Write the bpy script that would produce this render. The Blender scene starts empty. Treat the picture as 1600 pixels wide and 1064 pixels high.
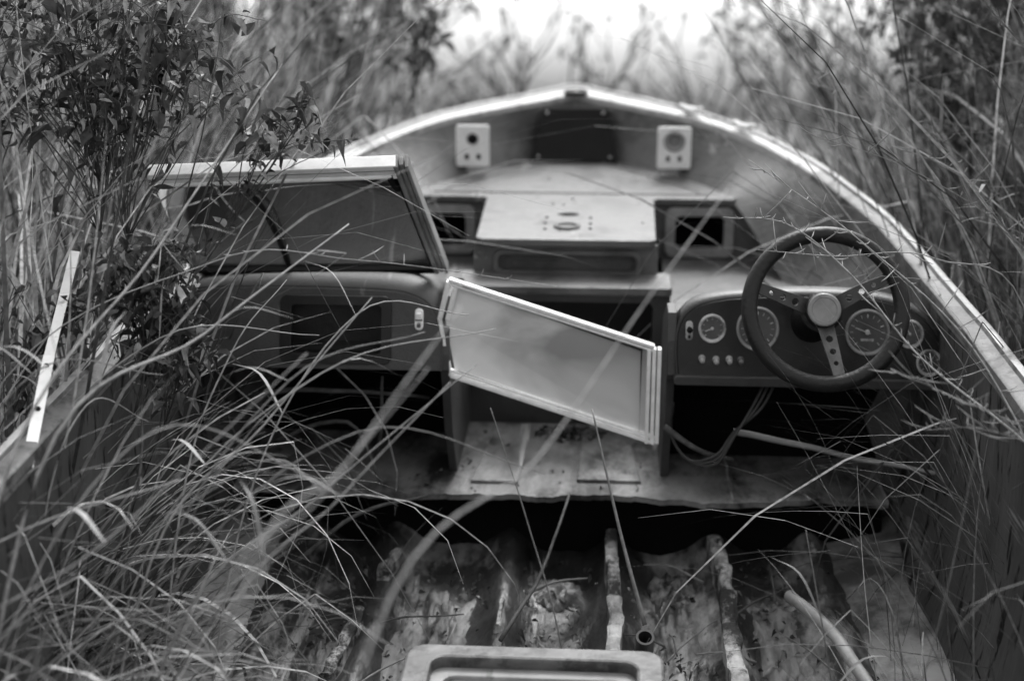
import bpy, math, random
import numpy as np
from mathutils import Vector, Matrix, noise
random.seed(7); rng=np.random.default_rng(7)
sc=bpy.context.scene
COL=sc.collection
rad=math.radians
GZ=-0.38
P0=Vector((0,2.0,-.35))
M=Matrix.Translation(P0)@Matrix.Rotation(rad(9),4,'X')@Matrix.Translation(-P0)   # boat rests bow-up on the bank
def bw(p): return M@Vector(p)

# ---------------- materials ----------------
def mat(name,a,b=None,scale=6.0,rough=.6,metal=0,bump=.0,bscale=40,stain=None,stscale=3,st=(.45,.6),stretch=(1,1,1),spec=.4,lo=.35,hi=.65,scr=None,rvar=0):
    m=bpy.data.materials.new(name); m.use_nodes=True
    N=m.node_tree.nodes; L=m.node_tree.links
    bs=N['Principled BSDF']; bs.inputs['Roughness'].default_value=rough; bs.inputs['Metallic'].default_value=metal
    bs.inputs['Specular IOR Level'].default_value=spec
    if b is None: b=a*.7
    tc=N.new('ShaderNodeTexCoord'); mp=N.new('ShaderNodeMapping'); mp.inputs['Scale'].default_value=stretch
    L.new(tc.outputs['Object'],mp.inputs[0])
    n=N.new('ShaderNodeTexNoise'); n.inputs['Scale'].default_value=scale; n.inputs['Detail'].default_value=8; n.inputs['Roughness'].default_value=.65
    L.new(mp.outputs[0],n.inputs[0])
    r=N.new('ShaderNodeValToRGB'); r.color_ramp.elements[0].position=lo; r.color_ramp.elements[1].position=hi
    r.color_ramp.elements[0].color=(b,b,b,1); r.color_ramp.elements[1].color=(a,a,a,1)
    L.new(n.outputs[0],r.inputs[0]); out=r.outputs[0]
    def over(sc_,t0,t1,val,strm=None,fac=1.0):
        nonlocal out
        n2=N.new('ShaderNodeTexNoise'); n2.inputs['Scale'].default_value=sc_; n2.inputs['Detail'].default_value=10; n2.inputs['Roughness'].default_value=.7
        if strm:
            mp2=N.new('ShaderNodeMapping'); mp2.inputs['Scale'].default_value=strm; mp2.inputs['Rotation'].default_value=(0,0,.5); L.new(tc.outputs['Object'],mp2.inputs[0]); L.new(mp2.outputs[0],n2.inputs[0])
        else: L.new(mp.outputs[0],n2.inputs[0])
        r2=N.new('ShaderNodeValToRGB'); r2.color_ramp.elements[0].position=t0; r2.color_ramp.elements[1].position=t1; r2.color_ramp.elements[1].color=(fac,fac,fac,1)
        L.new(n2.outputs[0],r2.inputs[0])
        mx=N.new('ShaderNodeMixRGB'); L.new(r2.outputs[0],mx.inputs[0]); L.new(out,mx.inputs[1]); mx.inputs[2].default_value=(val,val,val,1); out=mx.outputs[0]
        return r2
    if stain is not None: 
        rr=over(stscale,st[0],st[1],stain)
        if rvar:
            mr=N.new('ShaderNodeMapRange'); mr.inputs[3].default_value=rough; mr.inputs[4].default_value=rough+rvar; L.new(rr.outputs[0],mr.inputs[0]); L.new(mr.outputs[0],bs.inputs['Roughness'])
    if scr: over(scr[0],.62,.66,scr[1],(1,.06,1),.8); over(scr[0]*.8,.63,.67,a*.3,(.08,1,1),.6); over(scr[0]*6,.66,.70,a*.15,None,.8)
    L.new(out,bs.inputs['Base Color'])
    if bump>0:
        n3=N.new('ShaderNodeTexNoise'); n3.inputs['Scale'].default_value=bscale; n3.inputs['Detail'].default_value=6
        L.new(mp.outputs[0],n3.inputs[0])
        bp=N.new('ShaderNodeBump'); bp.inputs['Strength'].default_value=bump; bp.inputs['Distance'].default_value=.01
        L.new(n3.outputs[0],bp.inputs['Height']); L.new(bp.outputs[0],bs.inputs['Normal'])
    return m
def leafmat(name,trans=.35,rough=.6,mul=1.0):
    m=bpy.data.materials.new(name); m.use_nodes=True
    N=m.node_tree.nodes; L=m.node_tree.links
    bs=N['Principled BSDF']; bs.inputs['Roughness'].default_value=rough; bs.inputs['Specular IOR Level'].default_value=.35
    at=N.new('ShaderNodeAttribute'); at.attribute_name='tone'
    ma=N.new('ShaderNodeMath'); ma.operation='MULTIPLY'; ma.inputs[1].default_value=mul
    L.new(at.outputs['Fac'],ma.inputs[0])
    n=N.new('ShaderNodeTexNoise'); n.inputs['Scale'].default_value=60
    tc=N.new('ShaderNodeTexCoord'); L.new(tc.outputs['Object'],n.inputs[0])
    mr=N.new('ShaderNodeMapRange'); mr.inputs[1].default_value=.3; mr.inputs[2].default_value=.7; mr.inputs[3].default_value=.6; mr.inputs[4].default_value=1.3
    L.new(n.outputs[0],mr.inputs[0])
    m2=N.new('ShaderNodeMath'); m2.operation='MULTIPLY'; L.new(ma.outputs[0],m2.inputs[0]); L.new(mr.outputs[0],m2.inputs[1])
    L.new(m2.outputs[0],bs.inputs['Base Color'])
    tr=N.new('ShaderNodeBsdfTranslucent'); L.new(m2.outputs[0],tr.inputs[0])
    mix=N.new('ShaderNodeMixShader'); mix.inputs[0].default_value=trans
    L.new(bs.outputs[0],mix.inputs[1]); L.new(tr.outputs[0],mix.inputs[2]); L.new(mix.outputs[0],N['Material Output'].inputs[0])
    return m
def glassmat(name,dust_glare_lo,dust_glare_hi,dust_glare_col,scale=4,rough=.35,dust_glare_col2=None,lo=.35,hi=.7,ior=1.5):  # surface film: dust and, on the gate pane, painted sky glare
    m=bpy.data.materials.new(name); m.use_nodes=True
    N=m.node_tree.nodes; L=m.node_tree.links
    bs=N['Principled BSDF']; bs.inputs['Roughness'].default_value=rough; bs.inputs['Base Color'].default_value=(dust_glare_col,)*3+(1,)
    tr=N.new('ShaderNodeBsdfTransparent'); tr.inputs[0].default_value=(.95,.95,.95,1)
    gl=N.new('ShaderNodeBsdfGlossy'); gl.inputs['Roughness'].default_value=.04
    fr=N.new('ShaderNodeFresnel'); fr.inputs[0].default_value=ior
    m1=N.new('ShaderNodeMixShader'); L.new(fr.outputs[0],m1.inputs[0]); L.new(tr.outputs[0],m1.inputs[1]); L.new(gl.outputs[0],m1.inputs[2])
    n=N.new('ShaderNodeTexNoise'); n.inputs['Scale'].default_value=scale; n.inputs['Detail'].default_value=8
    tc=N.new('ShaderNodeTexCoord'); L.new(tc.outputs['Object'],n.inputs[0])
    mr=N.new('ShaderNodeMapRange'); mr.inputs[1].default_value=lo; mr.inputs[2].default_value=hi; mr.inputs[3].default_value=dust_glare_lo; mr.inputs[4].default_value=dust_glare_hi
    L.new(n.outputs[0],mr.inputs[0])
    if dust_glare_col2:
        n2=N.new('ShaderNodeTexNoise'); n2.inputs['Scale'].default_value=3.2; n2.inputs['Detail'].default_value=4; n2.inputs['Distortion'].default_value=.6; L.new(tc.outputs['Object'],n2.inputs[0])
        r2=N.new('ShaderNodeValToRGB'); r2.color_ramp.elements[0].position=.36; r2.color_ramp.elements[1].position=.60
        r2.color_ramp.elements[0].color=(dust_glare_col2,)*3+(1,); r2.color_ramp.elements[1].color=(dust_glare_col,)*3+(1,)
        L.new(n2.outputs[0],r2.inputs[0]); L.new(r2.outputs[0],bs.inputs['Base Color'])
    m2=N.new('ShaderNodeMixShader'); L.new(mr.outputs[0],m2.inputs[0]); L.new(m1.outputs[0],m2.inputs[1]); L.new(bs.outputs[0],m2.inputs[2])
    L.new(m2.outputs[0],N['Material Output'].inputs[0])
    return m
m_rail=mat('weathered_white_gelcoat',.50,.26,9,.45,stain=.09,stscale=9,st=(.48,.64),bump=.15,scr=(14,.16))
m_coam=mat('dirty_coaming',.13,.06,9,.45,stain=.025,stscale=16,st=(.50,.60),bump=.2,scr=(18,.05))
m_liner=mat('faded_liner',.14,.07,4,.42,bump=.25,bscale=60,stain=.025,stscale=5,st=(.47,.70),scr=(9,.3),rvar=.2)
m_wall=mat('spotted_side',.085,.04,5,.55,bump=.3,bscale=30,stain=.006,stscale=30,st=(.56,.60),stretch=(1,1,.25),scr=(9,.2),spec=.25)
m_deck=mat('worn_deck',.155,.075,4,.34,bump=.15,bscale=50,stain=.035,stscale=4,st=(.42,.66),scr=(8,.3),rvar=.3,spec=.45)
m_sole=mat('worn_sole',.27,.07,7,.36,bump=.4,bscale=40,stain=.02,stscale=5,st=(.47,.60),stretch=(1,.5,1),scr=(12,.4),rvar=.3,spec=.5)
m_dash=mat('black_dash',.011,.006,9,.34,bump=.08,stain=.03,stscale=9,st=(.56,.85),spec=.3)
m_console=mat('console_vinyl',.075,.04,8,.48,bump=.15,bscale=160,stain=.016,stscale=4,st=(.48,.7),scr=(14,.14),spec=.35)
m_podshell=mat('pod_shell',.035,.02,8,.4,bump=.15,bscale=160,stain=.012,stscale=6,st=(.5,.7))
m_dark=mat('cavity_shade_black',.006,.003,6,.9,spec=.1)  # near-black puts the shade of cavities and holes into the colour
m_rubber=mat('wheel_rubber',.012,.007,20,.42,bump=.2,bscale=120,spec=.35)
m_alu=mat('aluminium',.95,.78,30,.28,metal=.05,stain=.35,stscale=25,st=(.62,.76),spec=.8)
m_white=mat('white_plate',.85,.68,14,.45,stain=.25,stscale=14,st=(.6,.72))
m_frame=mat('hatch_frame',.30,.17,10,.4,scr=(14,.1))
m_strip=mat('dull_trim',.50,.26,20,.5,stain=.12,stscale=30,st=(.5,.65))
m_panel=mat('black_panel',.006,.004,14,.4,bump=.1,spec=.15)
m_hull=mat('hull_outside',.4,.25,3,.5,stain=.08,stscale=4)
m_bilge=mat('rotten_bilge',.05,.007,7,.42,bump=.8,bscale=34,stain=.34,stscale=4,st=(.50,.64),spec=.5,stretch=(1,.4,1),scr=(14,.34),rvar=.3)
m_wood=mat('rotten_stringer',.42,.12,12,.75,bump=1,bscale=40,stretch=(1,.6,1),lo=.4,hi=.6,stain=.015,stscale=9,st=(.46,.54),scr=(30,.05))
m_foam=mat('old_foam',.36,.08,6,.5,bump=.8,bscale=34,stain=.02,stscale=6,st=(.46,.60),scr=(16,.03),stretch=(1,.35,1))
m_metal=mat('dull_metal',.15,.08,30,.45,metal=.3)
m_gface=mat('gauge_face',.06,.035,30,.3)
m_glass=glassmat('dirty_windshield_glass',.0,.12,.5,6,lo=.45,hi=.75,ior=1.5)
m_glass2=glassmat('dusty_sky_glare_glass',.82,.96,.92,2.2,.14,dust_glare_col2=.36)  # pale film is dust plus a sky reflection put into the colour
m_soil=mat('soil',.09,.03,3,.95,bump=1,bscale=12,stain=.22,stscale=.6)
m_hose=mat('old_hose',.30,.16,14,.45)
m_stem=mat('dry_stalk',.36,.18,40,.7)
m_stem2=mat('weathered_stalk',.20,.10,40,.75)
m_twig=mat('twig_bark',.10,.04,40,.8)
m_spoke=mat('spoke_metal',.05,.025,30,.38)
m_hub=mat('hub_cap',.24,.15,20,.4)
m_grass=leafmat('grass_blades',.35)
m_leaf=leafmat('shrub_leaves',.25,.38)

# ---------------- mesh builder ----------------
def cr(pts,n):
    pts=[Vector(p) for p in pts]; out=[]
    for i in range(len(pts)-1):
        p0=pts[i-1] if i>0 else pts[0]*2-pts[1]; p1=pts[i]; p2=pts[i+1]
        p3=pts[i+2] if i+2<len(pts) else pts[-1]*2-pts[-2]
        for k in range(n):
            t=k/n
            out.append(.5*((2*p1)+(p2-p0)*t+(2*p0-5*p1+4*p2-p3)*t*t+(3*p1-p0-3*p2+p3)*t**3))
    out.append(pts[-1]); return out
class MB:
    def __init__(s): s.v=[];s.f=[];s.m=[];s.t=[]
    def add(s,v,f,mi=0,tone=.3):
        o=len(s.v); s.v+= [tuple(a) for a in v]; s.f+=[tuple(i+o for i in q) for q in f]; s.m+=[mi]*len(f); s.t+=[tone]*len(v)
    def box(s,c,sz,mi=0,R=None):
        c=Vector(c); vs=[]
        for x in(-.5,.5):
            for y in(-.5,.5):
                for z in(-.5,.5):
                    p=Vector((x*sz[0],y*sz[1],z*sz[2]))
                    if R: p=R@p
                    vs.append(c+p)
        s.add(vs,[(0,1,3,2),(4,6,7,5),(0,4,5,1),(2,3,7,6),(0,2,6,4),(1,5,7,3)],mi)
    def beam(s,p,q,w,t,nrm,mi=0):
        p=Vector(p);q=Vector(q);a=(q-p);L=a.length;a.normalize();n=Vector(nrm);n=(n-a*n.dot(a)).normalized();b=n.cross(a)
        R=Matrix((a,b,n)).transposed(); s.box((p+q)/2,(L,w,t),mi,R)
    def tube(s,pts,r,mi=0,seg=8,tone=.3,caps=True):
        pts=[Vector(p) for p in pts]; n=len(pts); vs=[];fs=[]
        ref=Vector((.13,.21,.97))
        for i,p in enumerate(pts):
            t=(pts[min(i+1,n-1)]-pts[max(i-1,0)]).normalized()
            u=ref-t*ref.dot(t)
            if u.length<.15: u=Vector((1,0,0))-t*t.x
            u.normalize(); w=t.cross(u); rr=r[i] if isinstance(r,(list,tuple)) else r
            for k in range(seg):
                a=2*math.pi*k/seg; vs.append(p+(u*math.cos(a)+w*math.sin(a))*rr)
        for i in range(n-1):
            for k in range(seg):
                fs.append((i*seg+k,i*seg+(k+1)%seg,(i+1)*seg+(k+1)%seg,(i+1)*seg+k))
        if caps: fs.append(tuple(range(seg))[::-1]); fs.append(tuple((n-1)*seg+k for k in range(seg)))
        s.add(vs,fs,mi,tone)
    def lathe(s,prof,mx,mi=0,seg=32,closed=False):
        vs=[];fs=[];n=len(prof)
        for (r,h) in prof:
            for k in range(seg):
                a=2*math.pi*k/seg; vs.append(mx@Vector((r*math.cos(a),r*math.sin(a),h)))
        for i in range(n if closed else n-1):
            j=(i+1)%n
            for k in range(seg): fs.append((i*seg+k,i*seg+(k+1)%seg,j*seg+(k+1)%seg,j*seg+k))
        s.add(vs,fs,mi)
    def plate(s,outer,holes,th,mx,mi=0,bev=.0):
        cu=bpy.data.curves.new('tmp','CURVE'); cu.dimensions='2D'; cu.fill_mode='BOTH'; cu.extrude=th/2; cu.bevel_depth=bev; cu.bevel_resolution=1
        for lp in [outer]+list(holes):
            sp=cu.splines.new('POLY'); sp.points.add(len(lp)-1); sp.use_cyclic_u=True
            for i,(x,y) in enumerate(lp): sp.points[i].co=(x,y,0,1)
        ob=bpy.data.objects.new('tmp',cu); COL.objects.link(ob)
        dg=bpy.context.evaluated_depsgraph_get(); me=bpy.data.meshes.new_from_object(ob.evaluated_get(dg))
        s.add([mx@v.co for v in me.vertices],[tuple(p.vertices) for p in me.polygons],mi)
        bpy.data.objects.remove(ob); bpy.data.curves.remove(cu); bpy.data.meshes.remove(me)
    def make(s,name,mats,parent=None,smooth=False,bevel=0,place=None,tone=False,base=True):
        if not isinstance(mats,(list,tuple)): mats=[mats]
        me=bpy.data.meshes.new(name)
        vs=s.v
        off=Vector((0,0,0))
        if place is not None:
            zs=min(v[2] for v in vs); off=Vector((sum(v[0] for v in vs)/len(vs),sum(v[1] for v in vs)/len(vs),zs))
            vs=[(v[0]-off.x,v[1]-off.y,v[2]-off.z) for v in vs]
        me.from_pydata(vs,[],s.f)
        for m_ in mats: me.materials.append(m_)
        if len(mats)>1: me.polygons.foreach_set('material_index',s.m)
        if smooth: me.polygons.foreach_set('use_smooth',[True]*len(me.polygons))
        if tone:
            at=me.attributes.new('tone','FLOAT','POINT'); at.data.foreach_set('value',s.t)
        me.update()
        ob=bpy.data.objects.new(name,me); COL.objects.link(ob)
        if place is not None: ob.matrix_world=place@Matrix.Translation(off)
        if parent: ob.parent=parent
        if bevel>0:
            b=ob.modifiers.new('bevel','BEVEL'); b.width=bevel; b.segments=2; b.limit_method='ANGLE'
            me.polygons.foreach_set('use_smooth',[True]*len(me.polygons))
            w=ob.modifiers.new('wn','WEIGHTED_NORMAL'); w.keep_sharp=True
        return ob
def empty(name,parent=None,loc=(0,0,0)):
    e=bpy.data.objects.new(name,None); COL.objects.link(e); e.empty_display_size=.1; e.location=loc
    if parent: e.parent=parent
    return e
def tag(o,label,cat,group=None,kind=None):
    if label: o['label']=label
    if cat: o['category']=cat
    if group: o['group']=group
    if kind: o['kind']=kind
def rrect(x0,y0,x1,y1,r,n=5):
    pts=[]
    for cx,cy,a0 in((x1-r,y1-r,0),(x0+r,y1-r,90),(x0+r,y0+r,180),(x1-r,y0+r,270)):
        for k in range(n+1):
            a=rad(a0+90*k/n); pts.append((cx+r*math.cos(a),cy+r*math.sin(a)))
    return pts
def circ(cx,cy,r,n=24,ry=None):
    ry=ry or r; return [(cx+r*math.cos(2*math.pi*k/n),cy+ry*math.sin(2*math.pi*k/n)) for k in range(n)]
XZ=lambda Y:Matrix(((1,0,0,0),(0,0,-1,Y),(0,1,0,0),(0,0,0,1)))      # local x->x, y->z, z-> -Y (faces stern)
XY=lambda Z:Matrix.Translation((0,0,Z))
YZ=lambda X:Matrix(((0,0,1,X),(1,0,0,0),(0,1,0,0),(0,0,0,1)))      # local x->Y, y->Z

# ---------------- boat ----------------
boat=empty('boat'); boat.matrix_world=M
tag(boat,'derelict open-bow motorboat with stripped interior overgrown by reeds','boat')
half=[(0,5.10,.715),(.10,5.05,.704),(.24,4.935,.69),(.36,4.82,.68),(.48,4.70,.665),(.60,4.55,.64),(.73,4.30,.605),(.82,3.98,.575),(.875,3.69,.55),(.91,3.19,.52),(.92,2.8,.51),(.92,2.45,.50),(.915,1.9,.49),(.9,1.3,.48),(.88,.9,.48)]
bot=[(0,4.86,.47),(.10,4.86,.47),(.17,4.80,.47),(.25,4.70,.47),(.34,4.57,.47),(.42,4.44,.47),(.50,4.25,.47),(.64,3.98,.28),(.72,3.69,.26),(.80,3.19,-.02),(.81,2.8,-.18),(.81,2.45,-.2),(.81,1.9,-.2),(.80,1.3,-.2),(.79,.9,-.2)]
def full(h): return [(-x,y,z) for x,y,z in h[::-1][:-1]]+list(h)
NS=6
O=cr(full(half),NS); B=cr(full(bot),NS)
def nrm2(i):
    t=O[min(i+1,len(O)-1)]-O[max(i-1,0)]; n=Vector((t.y,-t.x,0)); n.normalize(); return n
inw=[]
for i in range(len(O)):
    n=nrm2(i)
    if n.dot(Vector((0,2.5,0))-Vector((O[i].x,O[i].y,0)))<0: n=-n
    inw.append(n)
def rw(i): return .055+.06*math.exp(-(O[i].x/.4)**2) if O[i].y>4 else .055
mb=MB(); prof=lambda w:[(.03,-.075),(-.004,-.07),(-.006,-.05),(-.006,-.02),(-.003,-.003),(.003,.001),(.017,.001),(.021,-.007),(w*.6,-.008),(w-.008,-.010),(w-.001,-.014),(w+.003,-.04)]
rows=len(prof(.06)); vs=[];fs=[];mi=[]
for i,p in enumerate(O):
    for o,dz in prof(rw(i)):
        q=p+inw[i]*o+Vector((0,0,dz)); q+=Vector((0,0,.003*noise.noise(q*7))); vs.append(q)
for i in range(len(O)-1):
    for k in range(rows-1): fs.append((i*rows+k,i*rows+k+1,(i+1)*rows+k+1,(i+1)*rows+k)); mi.append(1 if (k>=6 and O[i].y<4.25) else 0)
mb.add(vs,fs); mb.m=mi; g=mb.make('gunwale',[m_rail,m_coam],boat,smooth=False,bevel=.002)
# liner
mb=MB(); R=9; vs=[];fs=[]
for i,p in enumerate(O):
    a=p+inw[i]*(rw(i)+.002)+Vector((0,0,-.03)); b=B[i]
    for k in range(R):
        t=k/(R-1); q=a.lerp(b,t); q+= -inw[i]*.03*math.sin(math.pi*t)*(1 if p.y<4 else .3); vs.append(q)
for i in range(len(O)-1):
    for k in range(R-1):
        fs.append((i*R+k,i*R+k+1,(i+1)*R+k+1,(i+1)*R+k))
mb.add(vs,fs)
mb.m=[1 if mb.v[f[0]][1]<3.3 else 0 for f in mb.f]
mb.make('inner_liner',[m_liner,m_wall],boat,smooth=True)
# outer hull
mb=MB(); vs=[];fs=[]
for i,p in enumerate(O):
    f=max(0,(p.y-3.2)/1.88)
    c=p+inw[i]*(.07+.12*f); c.z=-.12+.42*f*f
    k=Vector((0,p.y-.25*f,-.33+.55*f*f))
    vs+=[p+inw[i]*.02+Vector((0,0,-.06)),p.lerp(c,.5)+inw[i]*(-.02),c,c.lerp(k,.5),k]
for i in range(len(O)-1):
    for k in range(4): fs.append((i*5+k,i*5+k+1,(i+1)*5+k+1,(i+1)*5+k))
mb.add(vs,fs); mb.make('hull',m_hull,boat,smooth=True)
mb=MB(); mb.box((0,.9,.12),(1.7,.05,.66)); mb.make('transom',m_hull,boat,bevel=.01)
# bilge : long troughs between the stringers
SX=[-.62,-.40,-.115,.137,.388,.62]
mb=MB(); nx,ny=150,150; vs=[];fs=[]
for j in range(ny+1):
    for i in range(nx+1):
        x=-.84+1.68*i/nx; y=.92+2.36*j/ny
        dmin=min(abs(x-s) for s in SX)
        z=-.20+.055*math.exp(-(dmin/.05)**2)+.03*(abs(x)/.84)**2+.016*noise.noise((x*5,y*2,0))+.010*noise.noise((x*17,y*8,3))+.014*max(0,noise.noise((x*14,y*9,8)))+.004*noise.noise((x*50,y*50,8))
        vs.append((x,y,z))
for j in range(ny):
    for i in range(nx):
        a=j*(nx+1)+i; fs.append((a,a+1,a+nx+2,a+nx+1))
mb.add(vs,fs); mb.make('bilge',m_bilge,boat,smooth=True)
def rough_beam(x,y0,y1,w,h,z,seed,mtl,name,wob=.012,jag=.02,sk=0,brk=.25):
    mb=MB(); n=140; vs=[];fs=[]
    for j in range(n+1):
        y=y0+(y1-y0)*j/n; dx=wob*noise.noise((seed,y*3,0))+sk*(y-y1); e=jag*noise.noise((seed,y*14,5)); e2=jag*noise.noise((seed+9,y*17,5))
        br=-.06 if noise.noise((seed,y*4,11))>brk else 0
        dz=.02*noise.noise((seed,y*7,2))+.014*noise.noise((seed,y*30,2))+br
        vs+=[(x+dx-w/2-.004,y,z-h),(x+dx-w/2+e*.5,y,z+dz-.004),(x+dx-w/4,y,z+dz+.003*noise.noise((y*40,1,seed))),(x+dx+w/4,y,z+dz),(x+dx+w/2+e2*.5,y,z+dz-.004),(x+dx+w/2+.004,y,z-h)]
    for j in range(n):
        for k in range(5): a=j*6+k; fs.append((a,a+1,a+7,a+6))
    fs+=[(0,1,2,3,4,5),tuple(n*6+k for k in (5,4,3,2,1,0))]
    mb.add(vs,fs); return mb.make(name,mtl,boat)
for k,(x,w,z,sk,bk) in enumerate([(-.37,.026,-.115,.12,.1),(-.58,.022,-.125,.1,-.05),(-.115,.014,-.13,0,-.1),(.137,.030,-.10,0,.3),(.388,.033,-.10,.0,.25),(.62,.014,-.13,-.03,-.1)]):
    rough_beam(x,1.0,3.16,w,.10,z,k*3.3,m_wood,'stringer',sk=sk,brk=bk)
def lump(c,sx,sy,sz,seed,mtl,name):
    mb=MB(); n=34; vs=[];fs=[]
    for j in range(n+1):
        for i in range(n+1):
            u=-1+2*i/n; v=-1+2*j/n; r=(abs(u)**3+abs(v)**3)**(1/3)
            e=1+.45*noise.noise((u*1.8+seed,v*1.8,0))+.2*noise.noise((u*5+seed,v*5,2))
            z=sz*(max(0,1-r**7)**.5)*(1+.9*noise.noise((u*3+seed,v*3,4)))+.006*noise.noise((u*12,v*12,seed))
            vs.append((c[0]+u*sx*e,c[1]+v*sy*e,c[2]+z))
    for j in range(n):
        for i in range(n): a=j*(n+1)+i; fs.append((a,a+1,a+n+2,a+n+1))
    mb.add(vs,fs); return mb.make(name,mtl,boat,smooth=True)
for k,(x,y,sx,sy) in enumerate([(-.27,2.66,.09,.28),(-.26,2.2,.08,.18),(.01,2.58,.08,.22),(.265,2.76,.07,.2),(.25,2.4,.05,.12),(.50,2.8,.08,.2),(.28,3.02,.05,.06),(.70,2.6,.05,.2),(-.49,2.5,.05,.25),(.0,2.98,.06,.06)]):
    lump((x,y,-.192),sx,sy,.020,k*2.7,m_foam if k%4!=3 else m_bilge,'foam_block')
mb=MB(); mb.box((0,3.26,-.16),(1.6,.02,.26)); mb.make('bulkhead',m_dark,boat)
# sole with ragged aft edge
mb=MB(); n=160; pts=[]
for i in range(n+1):
    x=-.79+1.58*i/n; y=3.13+.034*noise.noise((x*4,1,0))+.016*noise.noise((x*15,5,0))+.008*noise.noise((x*50,5,0))+.05*max(0,abs(x)-.5)
    pts.append((x,y))
pts+=[(.79,3.62),(-.79,3.62)]
mb.plate(pts,[],.014,XY(-.007)); mb.make('cabin_sole',m_sole,boat,bevel=.002)
mb=MB(); mb.plate([(-.21,3.2),(-.10,3.2),(-.08,3.58),(-.17,3.58)],[],.006,XY(.003),bev=.003)
mb.make('sole_ridge',m_sole,boat)
mb=MB(); mb.plate([(.05,3.22),(.2,3.22),(.17,3.58),(.06,3.58)],[],.006,XY(.003),bev=.003); mb.make('sole_ridge',m_sole,boat)
# bow deck
hd=[(.10,4.865),(.17,4.805),(.25,4.705),(.34,4.575),(.42,4.445),(.50,4.27)]
right=hd+[(.49,4.25),(.27,4.25),(.25,4.23),(.24,3.73),(.225,3.715)]
outer=right+[(-x,y) for x,y in right[::-1]]
mb=MB(); mb.plate(outer,[circ(0,4.02,.034,20,.026)],.014,XY(.478),bev=.003); mb.make('bow_deck',m_deck,boat)
inn=[(.09,4.80),(.21,4.66),(.37,4.40),(.42,4.30)]
o2=inn+[(-x,y) for x,y in inn[::-1]]
mb=MB(); i2=[(x*.965,4.31+(y-4.31)*.965+.006) for x,y in o2]
mb.plate(o2,[i2],.004,XY(.488),bev=.002); mb.make('deck_moulding',m_deck,boat)
for x,y,r in [(-.06,3.97,.004),(.065,3.97,.004),(-.062,3.90,.004),(.065,3.9,.004),(-.06,3.83,.004),(.065,3.84,.004)]:
    mb=MB(); mb.lathe([(0,.0035),(r,.003),(r+.001,0)],Matrix.Translation((x,y,.488)),0,12); mb.make('bolt_hole_disc',m_dark,boat,smooth=True)  # raised near-black discs stand for the shade in small holes
mb=MB(); mb.lathe([(.024,0),(.026,.006),(.036,.006),(.038,0)],Matrix.Translation((0,3.86,.488)),0,28)
mb.lathe([(0,.002),(.024,.002)],Matrix.Translation((0,3.86,.488)),0,28)
mb.make('deck_fitting',m_podshell,boat,smooth=True)
mb=MB(); mb.box((0,4.02,.44),(.1,.1,.03)); mb.make('socket_cup',m_dark,boat)
# pedestal
mb=MB()
mb.plate(rrect(-.25,.30,.25,.467,.004),[rrect(-.19,.385,.2,.445,.02)],.015,XZ(3.752))
mb.plate(rrect(-.195,.38,.205,.45,.022),[rrect(-.185,.39,.195,.44,.018)],.012,XZ(3.745),bev=.003)
mb.box((0,3.79,.41),(.46,.012,.11))
for s in(-1,1): mb.box((s*.238,4.01,.375),(.012,.5,.175))
mb.make('seat_pedestal',m_liner,boat,bevel=.002)
mb=MB(); mb.plate(rrect(-.28,3.6,.28,3.75,.01),[],.015,XY(.378),bev=.004); mb.make('step_ledge',m_liner,boat)
mb=MB(); mb.plate(rrect(-.28,.0,.28,.368,.004),[rrect(-.2,.17,.235,.345,.015)],.012,XZ(3.615)); mb.make('step_riser',m_podshell,boat)
mb=MB(); mb.box((.015,3.68,.26),(.44,.02,.18)); mb.make('locker_back',m_panel,boat)  # black board puts the dark inside of the opening into its colour
for s in(-1,1):
    mb=MB(); a,b=sorted((s*.285,s*.70)); mb.plate(rrect(a,3.6,b,4.30,.02),[],.016,XY(.285),bev=.005); mb.make('side_seat',m_liner,boat)
    mb=MB(); mb.plate(rrect(a,.0,b,.275,.004),[],.012,XZ(3.615)); mb.make('seat_riser',m_liner,boat)
    mb=MB(); a,b=sorted((s*.25,s*.60)); h0,h1=sorted((s*.315,s*.475)); mb.plate(rrect(a,.294,b,.466,.004),[rrect(h0,.325,h1,.437,.02)],.012,XZ(4.275)); mb.make('locker_front',m_liner,boat)
    h=MB(); h.plate(rrect(h0-.022,.306,h1+.022,.456,.025),[rrect(h0+.003,.328,h1-.003,.434,.02)],.012,XZ(4.262),bev=.003); ho=h.make('hatch_frame',m_frame,boat)
    mb=MB(); mb.box((s*.40,4.40,.38),(.28,.02,.16)); mb.make('locker_shade_box',m_dark,boat)  # dark box added behind the hatch; opening's shade is in its colour
# black bow panel
a=Vector((0,4.79,.492)); b=Vector((0,4.885,.655)); up=(b-a).normalized(); zz=Vector((1,0,0)).cross(up)
mx=Matrix.Translation(a)@Matrix((Vector((1,0,0)),up,zz)).transposed().to_4x4()
Lp=(b-a).length
panel=MB(); panel.plate([(-.142,0),(.142,0),(.108,Lp),(-.108,Lp)],[],.05,mx@Matrix.Translation((0,0,-.02)),bev=.003); 
pn=panel.make('access_panel',m_panel,boat)
for x,y in((-.122,.015),(.122,.015),(-.096,Lp-.015),(.096,Lp-.015)):
    mb=MB(); mb.lathe([(0,.014),(.004,.013),(.006,.007)],mx@Matrix.Translation((x,y,0)),0,12)
    mb.make('screw',m_strip,pn,smooth=True)
mb=MB(); BM=Matrix.Translation((0,4.985,.700))@Matrix.Diagonal((1,1.1,1,1)); mb.lathe([(0,.004),(.028,.004),(.03,0)],BM,0,24); mb.lathe([(.03,0),(.034,.008),(.04,.006),(.042,-.002)],BM,0,24)
mb.make('bow_fitting',m_panel,boat,smooth=True)
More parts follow.
